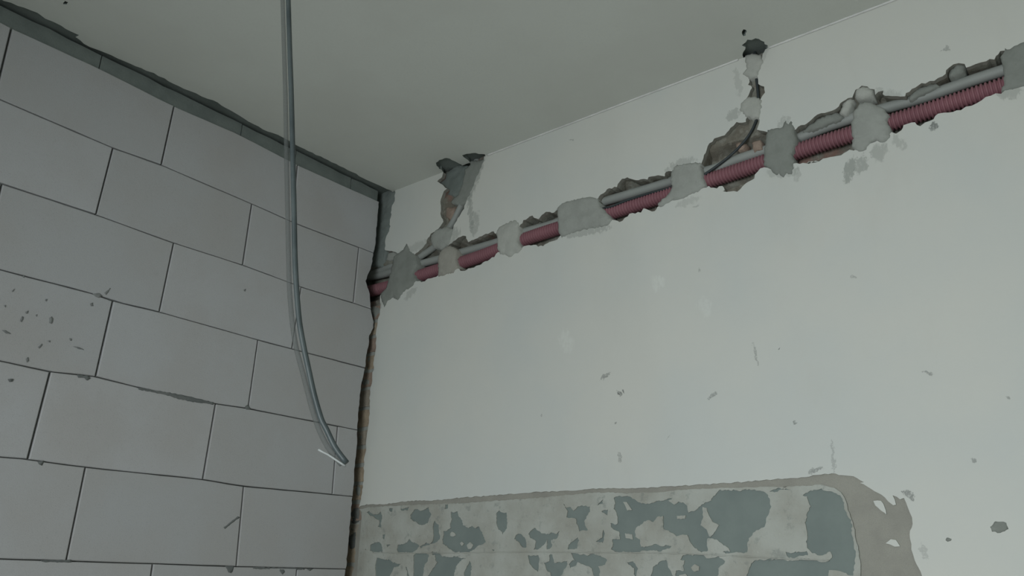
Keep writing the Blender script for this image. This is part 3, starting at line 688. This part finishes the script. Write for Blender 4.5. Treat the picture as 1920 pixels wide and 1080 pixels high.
kpx = Z3([(455, 120), (458, 220), (462, 300), (466, 360), (474, 430), (478, 480), (480, 540), (470, 610), (432, 700), (372, 780), (300, 850), (220, 912), (140, 968), (112, 990)]) + Z2([(980, 470), (875, 508), (840, 520), (720, 552), (600, 590), (500, 630), (440, 645), (300, 690), (150, 740)])
ky = [.03, .012, .010, .009, .009, .010, .012, .010, .012, .014, .015, .014, .012, .012, .013, .013, .012, .010, .008, .008, .010, .016, .024]
blk = tube('black_cable', [onR(p, y) for p, y in zip(kpx, ky)], 0.0042, M['black'], None, seg=10)
tag(blk, 'thin black cable dropping from the ceiling hole and bending into the chase', 'cable')

# ================================================================== MORTAR PATCHES
def patch(loop, mat, label, h=.008, y0=-.0005, base=.05):
    o = dome('mortar_patch', loop, h, M[mat], None, base=base, y0=y0, namp=.35, nscale=32, edge=.009)
    return tag(o, label, 'mortar patch', 'mortar patches over the chase')
patch(xz(Z1([(258, 790), (268, 742), (300, 722), (330, 700), (338, 680), (348, 662), (356, 690), (372, 718), (402, 738), (417, 800), (385, 850), (408, 892), (385, 930), (340, 960), (322, 975), (290, 1022), (262, 1005), (230, 1022), (205, 1068), (186, 1010), (180, 985), (215, 950), (230, 900), (245, 850)])), 'm_dark', 'dark grey jagged mortar patch on the chase nearest the block wall', .006)
patch(xz(Z1([(545, 770), (555, 720), (585, 690), (620, 678), (655, 690), (668, 720), (660, 770), (672, 812), (640, 850), (590, 862), (545, 872), (548, 820)])), 'm_warm', 'small rounded mortar patch on the chase below the branch to the ceiling')
patch(xz(Z1([(500, 612), (540, 576), (600, 558), (640, 575), (628, 620), (612, 672), (565, 702), (520, 690), (500, 650)])), 'm_mid', 'mortar patch over the conduit curving upwards near the corner', .006)
patch(xz(Z1([(912, 602), (925, 570), (960, 545), (1000, 526), (1035, 515), (1057, 540), (1062, 590), (1048, 650), (1080, 692), (1050, 722), (1020, 735), (1000, 750), (975, 735), (940, 730), (918, 690), (925, 640)])), 'm_light', 'narrow pale mortar patch on the chase, next left of the widest flat one')
patch(xz(Z2([(150, 650), (175, 620), (200, 605), (260, 590), (300, 582), (340, 575), (410, 580), (425, 630), (460, 670), (497, 717), (480, 747), (400, 767), (330, 777), (240, 802), (180, 827), (160, 790), (155, 720)])), 'm_mid', 'widest flat grey mortar patch midway along the chase')
patch(xz(Z2([(873, 420), (890, 388), (910, 370), (940, 368), (970, 358), (1060, 353), (1065, 400), (1075, 460), (1097, 502), (1040, 540), (940, 582), (880, 592), (830, 622), (798, 638), (788, 612), (850, 560), (882, 510), (870, 470)])), 'm_mid', 'grey mortar patch where the black cable enters the chase')
patch(xz(Z3([(518, 790), (528, 740), (538, 690), (575, 680), (630, 670), (640, 640), (650, 632), (668, 650), (685, 632), (705, 680), (722, 740), (702, 800), (690, 840), (707, 890), (698, 930), (690, 968), (660, 960), (640, 985), (610, 965), (588, 975), (560, 940), (518, 912), (514, 850)])), 'm_dark', 'tall dark grey mortar patch just right of the branch with black cable', .007)
patch(xz(Z4([(498, 600), (505, 535), (550, 482), (600, 470), (660, 490), (722, 530), (742, 562), (722, 600), (750, 650), (757, 700), (730, 735), (700, 748), (660, 730), (620, 748), (592, 792), (540, 808), (494, 782), (502, 720), (488, 640)])), 'm_mid', 'grey mortar patch below a white plaster crumb on the chase', .009)
patch(xz(Z4([(1502, 160), (1528, 110), (1560, 118), (1590, 90), (1656, 72), (1780, 30), (1960, -20), (1980, 120), (1940, 260), (1800, 320), (1656, 372), (1560, 388), (1500, 405), (1524, 330), (1508, 210)])), 'm_dark', 'large grey mortar patch at the right end of the chase', .006)
patch(xz(Z3([(395, 215), (440, 203), (490, 215), (510, 262), (492, 300), (470, 357), (420, 364), (383, 335), (405, 300), (400, 260)])), 'm_light', 'small pale mortar patch just below the ceiling hole with black cable')
patch(xz(Z3([(363, 560), (370, 520), (410, 480), (470, 476), (497, 500), (497, 545), (488, 607), (440, 618), (400, 600)])), 'm_light', 'small pale mortar patch halfway down the branch with black cable')
patch(xz(Z1([(742, 142), (790, 135), (838, 125), (815, 180), (790, 240), (765, 310), (735, 370), (714, 415), (670, 425), (625, 405), (632, 385), (668, 350), (690, 300), (704, 235), (710, 190), (745, 165)])), 'm_dark', 'smooth long grey mortar fill rising to the ceiling near the corner', .003, y0=.004)

# ================================================================== CABLE HANGING FROM THE CEILING
HD = 1.32                                  # hangs in a vertical plane this far in front of the camera
hf = Vector((FWD.x, FWD.y, 0)).normalized()
def onV(p, d=HD):
    v = ray(p); return CAM + v*(d/v.dot(hf))
hang = bpy.data.objects.new('hanging_cable', None); COL.objects.link(hang)
cp = [(540.5, 0), (543.5, 100), (546, 170), (548, 250), (550, 330), (551.5, 400), (553, 480), (556, 540), (561, 600), (568.5, 645), (579, 695), (589, 740), (602, 785), (612, 805), (629, 840), (650, 868)]
def rise(p, q, d):                         # carry the slope of the first stretch on up to the ceiling
    a, b = onV(p, d), onV(q, d); u = (a-b)/(a.z-b.z)
    return [a+u*(CZ+.004-a.z), a+u*(CZ-.10-a.z)]
up_pts = rise((540.5, 0), (546, 170), HD); hang.location = (up_pts[0].x, up_pts[0].y, CZ)
def loc(pts): return [Vector(p)-Vector(hang.location) for p in pts]
dark_core = tube('dark_core', loc(up_pts+[onV(p) for p in cp]), 0.0048, [M['cable_dark'], M['cable_highlight']], hang, seg=16, ring_mat=lambda a: 1 if .10 < a < .50 else 0)  # paler half round the tube paints in the highlight
lp_ = [(530, 0), (533, 100), (535, 170), (536.5, 250), (538, 330), (539.5, 400), (541, 480), (544, 560), (553, 640), (568, 700), (582, 755), (590, 782), (598, 805), (611, 832), (625, 853), (641, 871)]
ghost = tube('ghost_strand', loc(rise((530, 0), (535, 170), HD+.006)+[onV(p, HD+.006) for p in lp_]), 0.0044, M['ghost_tint'], hang, seg=14)  # added strand drawing the motion ghost of the cable
tube('cable_tip_ghost', loc([onV(p, HD-.002) for p in [(648, 874), (640, 869), (628, 861), (616, 853), (604, 847), (597, 843)]]), 0.0018, M['tip_ghost'], hang, seg=10)  # added pale stub for the ghost of the swaying tip
tag(hang, 'slack grey cable with its ghost double hanging from the ceiling in front of the block wall', 'cable')
